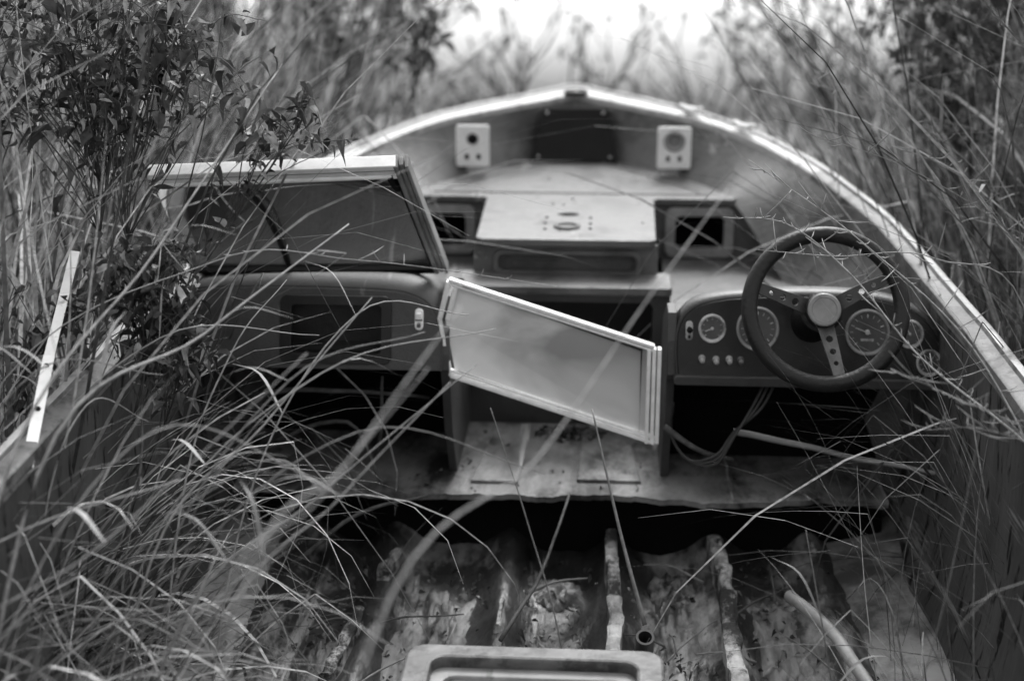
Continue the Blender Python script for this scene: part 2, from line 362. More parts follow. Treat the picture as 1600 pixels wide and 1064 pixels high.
# speaker plates
for s in(-1,1):
    cx=.326*s
    mb=MB(); holes=[circ(cx,.605,.02 if s<0 else .03,24),rrect(cx-.028,.535,cx-.010,.558,.003),rrect(cx+.010,.535,cx+.028,.558,.003)]
    mb.plate(rrect(cx-.052,.517,cx+.052,.648,.006),holes,.006,XZ(4.575),bev=.002); sp=mb.make('speaker_plate',m_white,boat)
    mb=MB(); mb.box((cx,4.602,.58),(.1,.035,.125)); mb.make('speaker_box',m_panel if s<0 else m_frame,sp,bevel=.003)
    mb=MB()
    if s>0: mb.lathe([(.020,.004),(.024,.009),(.032,.009),(.036,.004)],XZ(4.575)@Matrix.Translation((cx,.605,0)),0,28)
    else: mb.lathe([(.016,.004),(.018,.006),(.022,.004)],XZ(4.575)@Matrix.Translation((cx,.605,0)),0,28)
    mb.make('speaker_ring',m_frame,sp,smooth=True)
for (x,y,z,a) in((.545,4.565,.652,53),(.385,4.735,.678,46)):
    mb=MB(); R=Matrix.Rotation(rad(-a),3,'Z'); c=Vector((x,y,z))
    mb.tube(cr([c+R@Vector((-.05,0,.014)),c+R@Vector((-.02,0,.010)),c+R@Vector((.02,0,.010)),c+R@Vector((.05,0,.014))],4),.006,0,8)
    mb.box(c+Vector((0,0,.002)),(.05,.022,.016),0,R); mb.make('cleat',m_alu,boat,smooth=False,bevel=.002)

# ------- consoles -------
def fY(z): return 3.10+(z-.33)*.3
slope=Matrix(((1,0,0,0),(0,.3,-1,3.10-.33*.3),(0,1,0,0),(0,0,0,1)))
outl=[(.272,.325),(.268,.37),(.270,.42),(.285,.458),(.32,.484),(.38,.498),(.46,.504),(.55,.508),(.66,.507),(.75,.497),(.82,.472),(.865,.425),(.888,.36),(.890,.325)]
sm=[(p.x,p.y) for p in cr([(x,z,0) for x,z in outl],4)]
def shell(sm,y1,back,mtl,name,kz):
    mb=MB(); n=len(sm); vs=[]; fs=[]
    cx=sum(p[0] for p in sm)/n
    for x,z in sm: vs.append((x,fY(z)-.004,z))
    for x,z in sm: vs.append((x,(fY(z)+.06) if y1 is None else y1,z+.002))
    for x,z in sm: vs.append((x,back,.325+(z-.325)*kz))
    for x,z in sm: vs.append((cx+(x-cx)*.975,fY(z)-.004,.325+(z-.325)*.955))
    for x,z in sm: vs.append((cx+(x-cx)*.975,fY(z)+.02,.325+(z-.325)*.955))
    for i in range(n-1): fs+=[(i,i+1,n+i+1,n+i),(n+i,n+i+1,2*n+i+1,2*n+i),(i,3*n+i,3*n+i+1,i+1),(3*n+i,4*n+i,4*n+i+1,3*n+i+1)]
    mb.add(vs,fs); return mb.make(name,mtl,boat,smooth=True)
shell(sm,None,3.40,m_podshell,'helm_console',.45)
dash=MB(); cx=sum(p[0] for p in sm)/len(sm)
dash.plate([(cx+(x-cx)*.972,.325+(z-.325)*.95+.003) for x,z in sm],[],.010,slope,bev=.002)
dashboard=dash.make('dashboard',m_dash,boat)
mb=MB(); mb.plate(rrect(.27,.309,.885,.326,.006),[],.02,XZ(3.095),bev=.003); mb.make('dash_lip',m_console,boat)
def gauge(x,z,r,ang,big=False):
    mx=slope@Matrix.Translation((x,z,.006)); mb=MB()
    mb.lathe([(r+.0025,-.002),(r+.0025,.006),(r+.0005,.008),(r-.0025,.007),(r-.0045,.002)],mx,0,32)
    mb.lathe([(r-.0045,.002),(.0,.002)],mx,1,32)
    n=13 if big else 9
    for k in range(n):
        a=rad(225-270*k/(n-1)); p=mx@Vector((math.cos(a)*r*.66,math.sin(a)*r*.66,.0035)); q=mx@Vector((math.cos(a)*r*.82,math.sin(a)*r*.82,.0035))
        mb.beam(p,q,.0022 if k%3==0 else .0012,.001,(0,-1,.3),2)
    a=rad(ang); mb.beam(mx@Vector((-math.cos(a)*r*.15,-math.sin(a)*r*.15,.005)),mx@Vector((math.cos(a)*r*.6,math.sin(a)*r*.6,.005)),.0022,.001,(0,-1,.3),2)
    mb.lathe([(0,.008),(r*.1,.007),(r*.12,.002)],mx,2,16)
    if big: mb.beam(mx@Vector((-r*.3,-r*.35,.0035)),mx@Vector((r*.3,-r*.35,.0035)),.006,.001,(0,-1,.3),2)
    return mb.make('gauge',[m_strip if not big else m_frame,m_gface,m_strip],dashboard,smooth=False)
for a in((.352,.432,.029,200,False),(.455,.433,.046,230,True),(.702,.430,.048,160,True),(.797,.428,.029,120,False),(.842,.366,.027,60,False)): gauge(*a)
for x,z in((.33,.366),(.362,.364),(.392,.365),(.418,.364)):
    mb=MB(); mx=slope@Matrix.Translation((x,z,.006)); mb.lathe([(.008,0),(.008,.004),(.004,.005),(.004,.016),(.006,.017),(.006,.022),(0,.023)],mx,0,16); mb.make('switch_knob',m_frame if x<.4 else m_metal,dashboard,smooth=True)
mb=MB(); mx=slope@Matrix.Translation((.300,.426,.006)); mb.plate(rrect(-.007,-.020,.007,.020,.006),[],.005,mx,0,bev=.001); mb.lathe([(.004,0),(.004,.016),(.007,.02),(0,.022)],mx@Matrix.Translation((0,.006,0)),1,12); mb.lathe([(.003,0),(.003,.01),(0,.011)],mx@Matrix.Translation((0,-.012,0)),1,12); mb.make('toggle_switch',[m_strip,m_panel],dashboard)
def side(x,curve):
    mb=MB(); mb.plate(curve,[],.016,YZ(x),bev=.002); mb.make('console_side',m_console,boat)
side(.262,[(3.105,.325),(3.14,.30),(3.20,.15),(3.27,0.0),(3.45,0.0),(3.43,.30),(3.38,.38),(3.22,.46),(3.15,.458),(3.12,.40)])
side(-.262,[(3.105,.325),(3.13,.28),(3.17,.15),(3.27,0.0),(3.61,0.0),(3.61,.36),(3.48,.44),(3.30,.49),(3.16,.485),(3.11,.36)])
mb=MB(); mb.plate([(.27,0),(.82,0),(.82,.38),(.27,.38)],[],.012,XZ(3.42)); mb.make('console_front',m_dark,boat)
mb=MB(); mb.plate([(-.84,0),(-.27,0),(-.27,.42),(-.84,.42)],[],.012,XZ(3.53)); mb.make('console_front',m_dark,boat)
# passenger console
outl2=[(-.268,.325),(-.266,.36),(-.270,.425),(-.29,.468),(-.33,.494),(-.40,.506),(-.6,.510),(-.75,.508),(-.86,.500),(-.885,.48),(-.89,.325)]
sm2=[(p.x,p.y) for p in cr([(x,z,0) for x,z in outl2],4)]
shell(sm2,3.34,3.54,m_console,'passenger_console',.6)
mb=MB(); cx2=sum(p[0] for p in sm2)/len(sm2)
mb.plate([(cx2+(x-cx2)*.974,.325+(z-.325)*.952+.002) for x,z in sm2][::-1],[rrect(-.63,.352,-.40,.478,.012)],.010,slope,bev=.002)
face=mb.make('console_face',m_console,boat)
mb=MB(); mb.plate(rrect(-.645,.340,-.388,.488,.016),[rrect(-.622,.360,-.409,.470,.01)],.014,slope@Matrix.Translation((0,0,.004)),bev=.002); mb.make('glovebox_frame',m_dash,face)
mb=MB(); mb.box((-.515,3.19,.41),(.25,.012,.15)); mb.box((-.515,3.165,.36),(.24,.05,.01)); mb.make('glovebox',m_podshell,face)
mb=MB(); mx=slope@Matrix.Translation((-.322,.44,.006)); mb.plate(rrect(-.008,-.022,.008,.022,.007),[],.005,mx,0,bev=.002); mb.box(mx@Vector((0,.009,.010)),(.011,.014,.014)); mb.box(mx@Vector((0,-.012,.007)),(.009,.010,.010),1); mb.box(mx@Vector((0,-.001,.006)),(.016,.004,.004),1); mb.make('console_latch',[m_alu,m_metal],face,bevel=.0015)

# ------- steering wheel -------
WM=Matrix(((1,0,0,.577),(0,.423,-.906,2.955),(0,.906,.423,.533),(0,0,0,1)))
sw=empty('steering_wheel',boat); 
mb=MB(); pf=[(.162+.0175*math.cos(a),.0165*math.sin(a)) for a in [2*math.pi*k/14 for k in range(14)]]
mb.lathe(pf,WM,0,72,closed=True); mb.make('rim',m_rubber,sw,smooth=True)
for ang in(-78,28,163):
    R=WM@Matrix.Rotation(rad(ang),4,'Z')@Matrix.Translation((.03,0,-.042))@Matrix.Rotation(rad(-17),4,'Y')
    mb=MB(); mb.plate([(0,-.017),(.125,-.011),(.14,-.018),(.145,0),(.14,.018),(.125,.011),(0,.017)],[circ(.035,0,.0085,16),circ(.065,0,.0075,16),circ(.093,0,.006,16)],.004,R,bev=.001); mb.make('spoke',m_metal if ang==-78 else m_spoke,sw)
mb=MB(); mb.lathe([(.045,-.055),(.045,-.045),(.038,-.04),(.038,-.018),(.036,-.014)],WM,1,36); mb.lathe([(.036,-.014),(.0335,-.0115),(.027,-.0105),(.026,-.012),(.0,-.0115)],WM,0,36); mb.make('hub',[m_hub,m_rubber],sw,smooth=False)
mb=MB(); mb.lathe([(.05,-.21),(.045,-.17),(.03,-.14),(.026,-.05)],WM,0,24); mb.make('column',m_dash,sw,smooth=True)

# ------- windshield -------
ws=empty('windshield',boat); ws['label']='aluminium-framed dirty windshield section'
TR=Vector((-.350,3.03,.815));BR=Vector((-.300,3.31,.512));TL=Vector((-.885,2.99,.795));BL=Vector((-.885,3.24,.515))
nw=(TR-TL).cross(BR-TL).normalized()
if nw.y>0: nw=-nw
mb=MB(); ax=(TR-TL).normalized(); dn=(BR-TR).normalized(); up=-dn
mb.beam(TL+up*.013,TR+up*.013,.017,.030,nw); mb.beam(TL-up*.0065,TR-up*.0065,.019,.022,nw)
mb.beam(TL-up*.0225,TR-up*.0225,.007,.030,nw)
mb.make('frame_top',m_alu,ws,bevel=.002)
mb=MB(); mb.beam(TL+up*.0035+nw*.012,TR+up*.0035+nw*.012,.003,.003,nw); mb.make('groove_shade_strip',m_panel,ws)  # black strip colours in the shade of the gap between bars
mb=MB(); e=ax*.012; mb.beam(TR+up*.02,BR,.010,.034,nw); mb.beam(TR+e*1.0+up*.02,BR+e*1.0,.010,.022,nw); mb.beam(TR+e*2+up*.02,BR+e*2.,.008,.034,nw); mb.make('frame_post',m_frame,ws,bevel=.002)
mb=MB(); mb.beam(BL,BR,.018,.02,nw); mb.make('frame_sill',m_panel,ws,bevel=.002)
mb=MB(); mb.tube(cr([(-.70,3.035,.775),(-.672,3.09,.715),(-.655,3.17,.625),(-.652,3.28,.515)],6),.0075,0,8); mb.tube([TL.lerp(TR,.02)-up*.03,TR-up*.03-ax*.01],.005,0,8); mb.tube([TR-up*.03-ax*.008,BR+up*.01-ax*.008],.006,0,8);mb.make('rubber_seal',m_rubber,ws,smooth=True)
mb=MB(); n=12; vs=[];fs=[]
for j in range(n+1):
    for i in range(n+1):
        a=TL.lerp(TR,i/n); b=BL.lerp(BR,i/n); q=a.lerp(b,j/n)-nw*.02*math.sin(math.pi*i/n)*math.sin(math.pi*j/n); vs.append(q)
for j in range(n):
    for i in range(n): a=j*(n+1)+i; fs.append((a,a+1,a+n+2,a+n+1))
mb.add(vs,fs); mb.make('pane',m_glass,ws,smooth=True)
mb=MB(); mb.beam(TR+ax*-.02+nw*.015-up*.02,TR+ax*-.015+nw*.01-up*.07,.012,.012,nw); mb.make('clip',m_panel,ws)

# hanging centre section
cw=empty('windshield_gate',boat); cw['label']='sagging aluminium-framed windshield gate'
P=[(-.252,3.13,.532),(-.274,3.13,.44),(-.250,3.12,.307),(.228,3.12,.150),(.222,3.12,.383)]
P=[Vector(p) for p in P]; nn=Vector((0,-1,.05))
mb=MB(); c=sum(P,Vector())/5
mb.beam(P[0]+Vector((0,0,.004)),P[4]+Vector((0,0,.004)),.007,.024,nn); mb.beam(P[0]-Vector((0,0,.006)),P[4]-Vector((0,0,.006)),.006,.018,nn)
mb.beam(P[2],P[3],.008,.024,nn); mb.beam(P[2]+Vector((0,0,.012)),P[3]+Vector((0,0,.012)),.007,.016,nn)
mb.beam(P[0]+Vector((.0,0,0)),P[1],.011,.024,nn); mb.beam(P[0]+Vector((.018,0,-.006)),P[1]+Vector((.018,0,0)),.011,.018,nn)
mb.beam(P[1],P[2],.008,.02,nn)
for k in range(3): mb.beam(P[4]+Vector((-.012+.012*k,0,.0)),P[3]+Vector((-.018+.012*k,0,0)),.009,.026-.006*(k%2),nn)
mb.make('frame',m_alu,cw,bevel=.0015)
mb=MB(); q=[p.lerp(c,.06)+Vector((0,.004,0)) for p in P]; mb.add(q,[(0,1,2,3,4)]); mb.make('pane',m_glass2,cw)
mb=MB(); mb.tube([q[0]+Vector((.02,-.006,-.004)),q[4]+Vector((-.012,-.006,-.004)),q[3]+Vector((-.018,-.006,.010)),q[2]+Vector((.004,-.006,.006))],.0028,0,6); mb.make('rubber_seal',m_rubber,cw)

# cables
for o in(0,.012,-.01):
    mb=MB(); mb.tube(cr([(.50+o,3.14,.32),(.46+o,3.10,.25),(.41,3.08+o,.19),(.37,3.07,.13+o),(.31,3.1,.115),(.27,3.14,.16),(.272,3.15,.24)],6),.0035,0,6); mb.make('cable',m_console,boat,smooth=True)
mb=MB(); mb.tube(cr([(.80,3.14,.32),(.82,3.12,.22),(.78,3.10,.12),(.74,3.13,.03)],6),.003,0,6)
mb.make('cable',m_console,boat,smooth=True)

# ------- loose things -------
mb=MB()
pts=cr([(.508,2.74,-.04),(.54,2.67,-.037),(.575,2.58,-.036),(.60,2.47,-.04),(.622,2.34,-.04),(.64,2.15,-.05),(.65,1.95,-.07)],6)
mb.tube(pts,.013,0,12,caps=False); mb.tube(pts,.009,0,12,caps=False)
o=mb.make('hose',m_hose,place=M,smooth=True); tag(o,'pale curved rubber hose lying in the stripped bilge','hose')
mb=MB()
mx=Matrix.Translation((.2,2.63,-.13))@Matrix.Rotation(rad(28),4,'X'); mb.lathe([(.019,-.06),(.019,.07),(.014,.07),(.014,-.05)],mx,0,24)
o=mb.make('pipe',m_spoke,place=M,smooth=False); tag(o,'short open drain pipe standing in the bilge','pipe')
mb=MB(); mb.beam((-.87,2.17,.46),(-.915,2.42,.575),.020,.004,(.3,-1,.6)); mb.beam((-.915,2.42,.575),(-.94,2.66,.71),.018,.004,(.3,-1,.6))
for t in(.08,.5,.9):
    c0=Vector((-.87,2.17,.46)).lerp(Vector((-.915,2.42,.575)),t); mb.lathe([(0,.004),(.004,.004),(.005,0)],Matrix.Translation(c0+Vector((0,-.002,.002)))@Matrix.Rotation(rad(60),4,'X'),1,12)
o=mb.make('metal_strip',[m_white,m_panel],place=M); tag(o,'bent dull metal trim strip with screw holes against the gunwale','metal strip')
# bench base
seat=empty('bench'); seat.matrix_world=M@Matrix.Translation((-.01,2.03,-.12)); tag(seat,'weathered moulded bench base with ribbed rounded rim','bench')
mb=MB(); mb.plate(rrect(-.222,-.21,.222,.21,.03),[rrect(-.185,-.18,.185,.178,.03)],.03,XY(.205),bev=.006); mb.make('rim',m_coam,seat)
mb=MB(); mb.plate(rrect(-.188,-.182,.188,.180,.03),[rrect(-.160,-.15,.160,.150,.025)],.02,XY(.19),bev=.004); mb.make('inner_rim',m_frame,seat)
mb=MB(); mb.plate(rrect(-.165,-.16,.165,.155,.02),[],.012,XY(.185),bev=.003)
for k in range(5): mb.box((-.11+.055*k,0,.193),(.018,.26,.006))
mb.make('seat_panel',m_strip,seat)
mb=MB(); mb.box((0,0,.09),(.36,.34,.18)); mb.make('pedestal',m_console,seat,bevel=.01)

def stick(pts,r,label,mt=m_stem,name='stick'):
    mb=MB(); pp=cr(pts,5); pp=[p+Vector((noise.noise(p*9),noise.noise(p*9+Vector((5,0,0))),noise.noise(p*9+Vector((0,7,0)))))*.008 for p in pp]
    n=len(pp); mb.tube(pp,[r*(1-.5*i/n) for i in range(n)],0,7); o=mb.make(name,mt,place=M,smooth=True); tag(o,label,'stick','dry sticks lying in the boat'); return o
stick([(.42,3.19,.15),(.60,3.15,.135),(.72,3.10,.125),(.92,2.98,.135)],.008,'long dry branch lying under the dashboard',m_frame)
stick([(.25,3.12,.19),(.33,3.1,.14),(.41,3.12,.11)],.008,'dry bent stick lying under the dashboard',m_twig)
stick([(-.75,3.2,.22),(-.5,3.18,.24),(-.32,3.25,.2)],.007,'dry stick lying under the console',m_twig)
stick([(-.7,3.2,.1),(-.5,3.15,.17),(-.42,3.1,.04)],.006,'dry stick lying under the console',m_twig)
stick([(-.46,3.3,.02),(-.43,3.2,.14),(-.41,3.15,.29)],.006,'dry stick lying under the console',m_twig)
stick([(-.60,2.9,-.08),(-.45,2.95,.02),(-.30,3.05,.03)],.006,'dry stick propped on the floor edge',m_twig)
stick([(-.10,2.6,-.09),(-.02,2.8,-.03),(.03,3.12,.01)],.005,'dry stick propped on the floor edge',m_twig)
for k in range(14):
    x=random.uniform(-.5,.7); y=random.uniform(2.5,3.05); a=random.uniform(0,3.14); l=random.uniform(.05,.16); d=Vector((math.cos(a),math.sin(a),random.uniform(-.1,.2)))*l
    p=Vector((x,y,-.15)); stick([p-d,p+Vector((0,0,.015)),p+d],random.uniform(.0015,.004),'broken twig lying in the bilge',m_twig if k%2 else m_stem2)

# ---------------- stalks ----------------
def stalk(pts,r,label,seeds=0,leaf=True,root=True,tone_m=m_stem):
    mb=MB(); W=[bw(p) for p in pts]
    if root:
        d=(W[0]-W[1]).normalized(); g=W[0]+Vector((d.x*.25,d.y*.25,0)); g.z=GZ; W=[g]+W
    pp=cr(W,8); n=len(pp); mb.tube(pp,[r*(1.1-.75*i/n) for i in range(n)],0,6)
    if leaf:
        for k in range(2):
            p=pp[int(n*(.45+.2*k))]; d=Vector((random.uniform(-1,1),random.uniform(-.1,.4),random.uniform(-.1,.8))).normalized()
            q=cr([p,p+d*.07+Vector((0,0,.02)),p+d*.16-Vector((0,0,.03))],4); w=[.001,.003,.004,.004,.0035,.003,.002,.001,.0004]
            sd=d.cross(Vector((0,0,1))).normalized(); vs=[];fs=[]
            for i,a in enumerate(q): vs+=[a-sd*w[i],a+sd*w[i]]
            for i in range(len(q)-1): fs.append((2*i,2*i+1,2*i+3,2*i+2))
            mb.add(vs,fs)
    for k in range(seeds):
        p=pp[int(n*(.4+.58*k/seeds))]; d=Vector((random.uniform(-1,1),random.uniform(-1,1),random.uniform(-.3,1))).normalized()
        l=random.choice([.012,.02,.03,.07]); mb.tube([p,p+d*l*.6,p+d*l+Vector((0,0,.004))],[.0008,.0013,.0004],0,4)
    o=mb.make('grass_stalk',tone_m,place=Matrix.Identity(4),smooth=True); tag(o,label,'dry stalk','dry reed stalks leaning over the boat'); return o
L1='long dry reed stalk leaning across the boat'
stalk([(-.827,1.965,.506),(-.67,2.33,.80),(-.517,2.697,1.074)],.0035,L1)
stalk([(-.769,1.978,.534),(-.57,2.25,.68),(-.367,2.514,.809)],.0038,L1)
stalk([(-.290,1.308,.646),(-.19,1.5,.775),(-.083,1.717,.894)],.0024,L1,leaf=False)
stalk([(-.33,1.35,.60),(-.24,1.55,.70),(-.13,1.75,.80)],.0022,L1,leaf=False,tone_m=m_stem2)
stalk([(-.16,1.405,.582),(.02,1.65,.72),(.15,1.832,.865),(.27,2.0,.99)],.0024,L1,leaf=False)
stalk([(-.45,1.8,.35),(-.30,2.0,.5),(-.15,2.2,.62)],.0028,L1,tone_m=m_stem2)
stalk([(-.55,1.9,.3),(-.35,2.1,.46),(-.12,2.35,.6)],.0028,L1,tone_m=m_stem2)
stalk([(.2,2.632,-.06),(.145,2.75,.1),(.082,2.905,.31)],.005,'dry stem standing in the drain pipe',leaf=False,root=False,tone_m=m_stem2)
stalk([(.04,2.3,.05),(-.03,2.35,.3),(-.1,2.4,.5)],.002,L1,leaf=False,tone_m=m_stem2)
stalk([(-1.0,2.3,.5),(-.617,2.477,.742),(-.35,2.5,.745),(.015,2.503,.701)],.0014,'thin seeding grass stem arching across the boat',seeds=14,leaf=False)
L2='dry seeding branch arching over the steering wheel'
stalk([(1.02,2.3,.3),(.842,2.375,.469),(.683,2.505,.575),(.569,2.641,.694),(.452,2.713,.774),(.333,2.759,.775)],.0024,L2,seeds=34,leaf=False)
stalk([(.95,2.3,.2),(.80,2.5,.56),(.60,2.7,.74),(.381,2.797,.883)],.0020,L2,seeds=30,leaf=False)
stalk([(1.0,2.9,.5),(.75,2.75,.70),(.55,2.72,.71),(.40,2.72,.72)],.0016,L2,seeds=26,leaf=False)
stalk([(1.0,2.2,.3),(.80,2.29,.52),(.70,2.29,.575),(.584,2.30,.625)],.0016,L2,seeds=34,leaf=False,tone_m=m_stem2)
stalk([(1.0,2.15,.3),(.86,2.25,.48),(.74,2.27,.53),(.64,2.26,.53)],.0014,L2,seeds=34,leaf=False,tone_m=m_stem2)
stalk([(1.05,3.0,.5),(.92,2.9,.72),(.70,2.85,.86),(.50,2.9,.92)],.0016,L2,seeds=26,leaf=False,tone_m=m_stem2)
stalk([(1.05,3.2,.5),(.98,3.1,.68),(.86,3.1,.80),(.70,3.2,.86)],.0016,L2,seeds=26,leaf=True,tone_m=m_stem2)
stalk([(1.08,3.4,.5),(1.0,3.35,.72),(.80,3.4,.88),(.55,3.5,.95)],.0018,L2,seeds=26,leaf=True,tone_m=m_stem2)
stalk([(1.05,2.7,.4),(.96,2.7,.66),(.84,2.72,.80),(.74,2.8,.94)],.0016,L2,seeds=26,leaf=True,tone_m=m_stem2)
stalk([(.55,2.3,-.1),(.50,2.3,.15),(.47,2.35,.3)],.002,L1,leaf=True,tone_m=m_stem2)
stalk([(.58,2.0,.0),(.66,2.1,.3),(.72,2.2,.62)],.0014,L1,leaf=False,tone_m=m_stem2)
for k in range(14):
    x=random.uniform(-1.05,-.45); y=random.uniform(1.6,2.4); dx=random.uniform(.1,.6)
    stalk([(x,y,.3),(x+dx*.5,y+.12,.3+random.uniform(.15,.35)),(x+dx,y+.25,.3+random.uniform(.1,.5))],random.uniform(.0015,.003),L1,leaf=k%2==0,tone_m=m_stem if k%3 else m_stem2)
# ---------------- grass ----------------
def blades(name,specs,label,n=9,mtl=m_grass,zbase=GZ):
    Vs=[];Fs=[];Ts=[];off=0
    for s in specs:
        N=s['n']; x=rng.uniform(*s['x'],N); y=rng.uniform(*s['y'],N)
        az=s.get('az',(0,6.283)); az=rng.uniform(*az,N); h=rng.uniform(*s['h'],N); lean=rng.uniform(*s.get('lean',(0,.35)),N); curl=rng.uniform(*s.get('curl',(.2,1.6)),N)
        w=s.get('w',(.003,.008)); w=w[0]+(w[1]-w[0])*rng.uniform(0,1,N)**1.6; tone=rng.uniform(0,1,N)**s.get('tp',1.8)*(s['t'][1]-s['t'][0])+s['t'][0]
        cl=np.array([noise.noise((float(a)*2.2,float(b)*1.1,3.3)) for a,b in zip(x,y)]); tone=tone*np.clip(1+1.8*cl,.2,2.0)
        tw=rng.uniform(-1.2,1.2,N); p=np.stack([x,y,np.full(N,s.get('z',zbase))],1)+np.stack([np.zeros(N)]*2+[rng.uniform(-.03,.0,N)],1)
        V=np.zeros((N,n+1,2,3)); kink=rng.uniform(.3,.9,N); isk=rng.uniform(0,1,N)<s.get('kk',.2); wob=rng.uniform(-1.0,1.0,N); ph=rng.uniform(0,6,N)
        for i in range(n+1):
            t=i/n; th=lean+curl*t**2+np.where(isk&(t>kink),1.1,0)+.12*np.sin(ph+t*5); a=az+wob*t
            d=np.stack([np.cos(a)*np.sin(th),np.sin(a)*np.sin(th),np.cos(th)],1)
            if i>0: p=p+d*(h/n)[:,None]
            sa=a+np.pi/2+tw*t; sd=np.stack([np.cos(sa),np.sin(sa),.25*np.sin(tw*3+t*2)],1)
            ww=(w*(.55+.45*min(1,t*4))*(1-t**2.2)+.0004)[:,None]*.5
            V[:,i,0]=p-sd*ww; V[:,i,1]=p+sd*ww
        Vs.append(V.reshape(-1,3)); idx=np.arange(N)[:,None]*(n+1)*2+off; k=np.arange(n)[None,:]*2; a=idx+k
        Fs.append(np.stack([a,a+1,a+3,a+2],2).reshape(-1,4)); Ts.append(np.repeat(tone,(n+1)*2)); off+=N*(n+1)*2
    V=np.concatenate(Vs);F=np.concatenate(Fs);T=np.concatenate(Ts)
    me=bpy.data.meshes.new(name); me.from_pydata(V.tolist(),[],F.tolist()); me.materials.append(mtl)
    at=me.attributes.new('tone','FLOAT','POINT'); at.data.foreach_set('value',T.astype(np.float32)); me.update()
    ob=bpy.data.objects.new(name,me); COL.objects.link(ob); tag(ob,label,'grass',kind='stuff'); return ob
blades('reed_grass',[
 dict(n=4300,x=(-2.8,-1.04),y=(2.3,5.8),h=(1.1,2.4),t=(.02,.40),w=(.005,.015)),
 dict(n=300,x=(-1.4,-.99),y=(1.9,4.6),h=(.7,1.4),t=(.05,.45),w=(.005,.011),az=(-.9,.9),curl=(.6,2.2)),
 dict(n=560,x=(-1.3,-.96),y=(1.4,2.5),h=(.65,1.2),t=(.03,.36),w=(.006,.014),az=(-1.5,1.5),curl=(.4,2.2),kk=.35),
 dict(n=340,x=(-1.05,-.78),y=(1.3,2.5),h=(.6,1.0),t=(.02,.34),w=(.006,.014),az=(-1.5,2.5),curl=(.4,2.2),kk=.35),
 dict(n=4600,x=(1.06,3.4),y=(2.8,6.2),h=(1.2,2.5),t=(.015,.34),w=(.005,.015)),
 dict(n=700,x=(1.05,1.45),y=(2.7,5.0),h=(.8,1.5),t=(.03,.38),w=(.003,.009),lean=(0,.25),curl=(.1,1.4)),
 dict(n=260,x=(1.0,1.2),y=(2.3,4.4),h=(.9,1.35),t=(.04,.38),w=(.003,.008),az=(2.2,4.0),lean=(.0,.3),curl=(.4,1.6)),
 ],'tall dry tangled reeds crowding the boat sides')
blades('reed_bed',[
 dict(n=2600,x=(-7,7),y=(5.8,12),h=(.5,.95),t=(.04,.40),w=(.012,.026)),
 dict(n=2300,x=(-6,-1.35),y=(5.3,9.5),h=(1.7,3.2),t=(.02,.42),w=(.010,.026),lean=(0,.2),curl=(.1,.8)),
 dict(n=90,x=(-1.35,-.5),y=(5.3,7.5),h=(1.4,2.3),t=(.03,.5),w=(.008,.020),lean=(0,.2),curl=(.1,.9)),
 dict(n=2300,x=(1.75,7),y=(5.2,9.5),h=(1.7,3.2),t=(.02,.36),w=(.010,.026),lean=(0,.2),curl=(.1,.8)),
 dict(n=60,x=(1.0,1.75),y=(5.2,7.5),h=(1.3,2.1),t=(.03,.4),w=(.008,.020),lean=(0,.2),curl=(.1,.9)),
 dict(n=30,x=(-.3,1.3),y=(6,9.5),h=(1.2,1.9),t=(.05,.35),w=(.006,.012),lean=(0,.3)),
 dict(n=2500,x=(-40,40),y=(14,40),h=(.4,1.0),t=(.15,.5),w=(.02,.05)),
 ],'dry reed bed beyond the bow',n=6)
blades('arching_grass',[
 dict(n=46,x=(-1.25,-.98),y=(1.9,2.8),h=(1.15,1.5),t=(.15,.5),w=(.006,.014),az=(-.5,.6),lean=(.1,.35),curl=(1.5,2.9),tp=.8,kk=.35),
 dict(n=46,x=(-1.0,-.72),y=(1.7,2.3),h=(.6,.95),t=(.10,.45),w=(.008,.016),az=(-1.0,1.0),curl=(.9,2.7),tp=.9,kk=.35),
 dict(n=120,x=(-.95,-.55),y=(1.3,2.1),h=(.3,.7),t=(.04,.36),w=(.006,.014),az=(-1.5,1.5),curl=(.6,2.4),tp=1,kk=.35),
 dict(n=34,x=(-.75,-.32),y=(.75,1.2),h=(.6,.9),t=(.06,.3),w=(.006,.011),az=(-1.2,1.2),curl=(.3,1.6)),
 dict(n=50,x=(-.5,.75),y=(2.1,3.0),h=(.2,.55),t=(.08,.4),w=(.002,.005),curl=(.2,2)),
 dict(n=90,x=(.70,.95),y=(1.9,2.8),h=(.4,1.1),t=(.06,.4),w=(.002,.006),az=(1.5,4),curl=(.2,1.6)),
 dict(n=60,x=(-.8,-.35),y=(2.95,3.25),h=(.2,.6),t=(.05,.3),w=(.002,.006)),
 ],'arching grass growing through the broken hull',n=14)

# ---------------- shrubs ----------------
def leaf(mb,p,d,size,tone,wd=1.0):
    d=d.normalized(); s=d.cross(Vector((random.uniform(-.5,.5),random.uniform(-.5,.5),1)));
    if s.length<.01: s=Vector((1,0,0))
    s.normalize(); n=s.cross(d); cup=random.uniform(.2,1.3); curl=random.uniform(-1.3,.5); tws=random.uniform(-1.3,1.3)
    prof=[(0,0.02),(.25,.22),(.5,.25),(.78,.13),(1,0.0)]
    vs=[];fs=[]
    for t,w in prof:
        w*=wd; c=p+d*(t*size)+n*(curl*t*t*size); j=random.uniform(.5,1.4); s2=(s*math.cos(tws*t)+n*math.sin(tws*t))
        vs+=[c-s2*w*size*j+n*cup*w*size,c,c+s2*w*size*random.uniform(.5,1.4)+n*cup*w*size]
    for i in range(4):
        fs+=[(3*i,3*i+1,3*i+4,3*i+3),(3*i+1,3*i+2,3*i+5,3*i+4)]
    mb.add(vs,fs,0,tone)
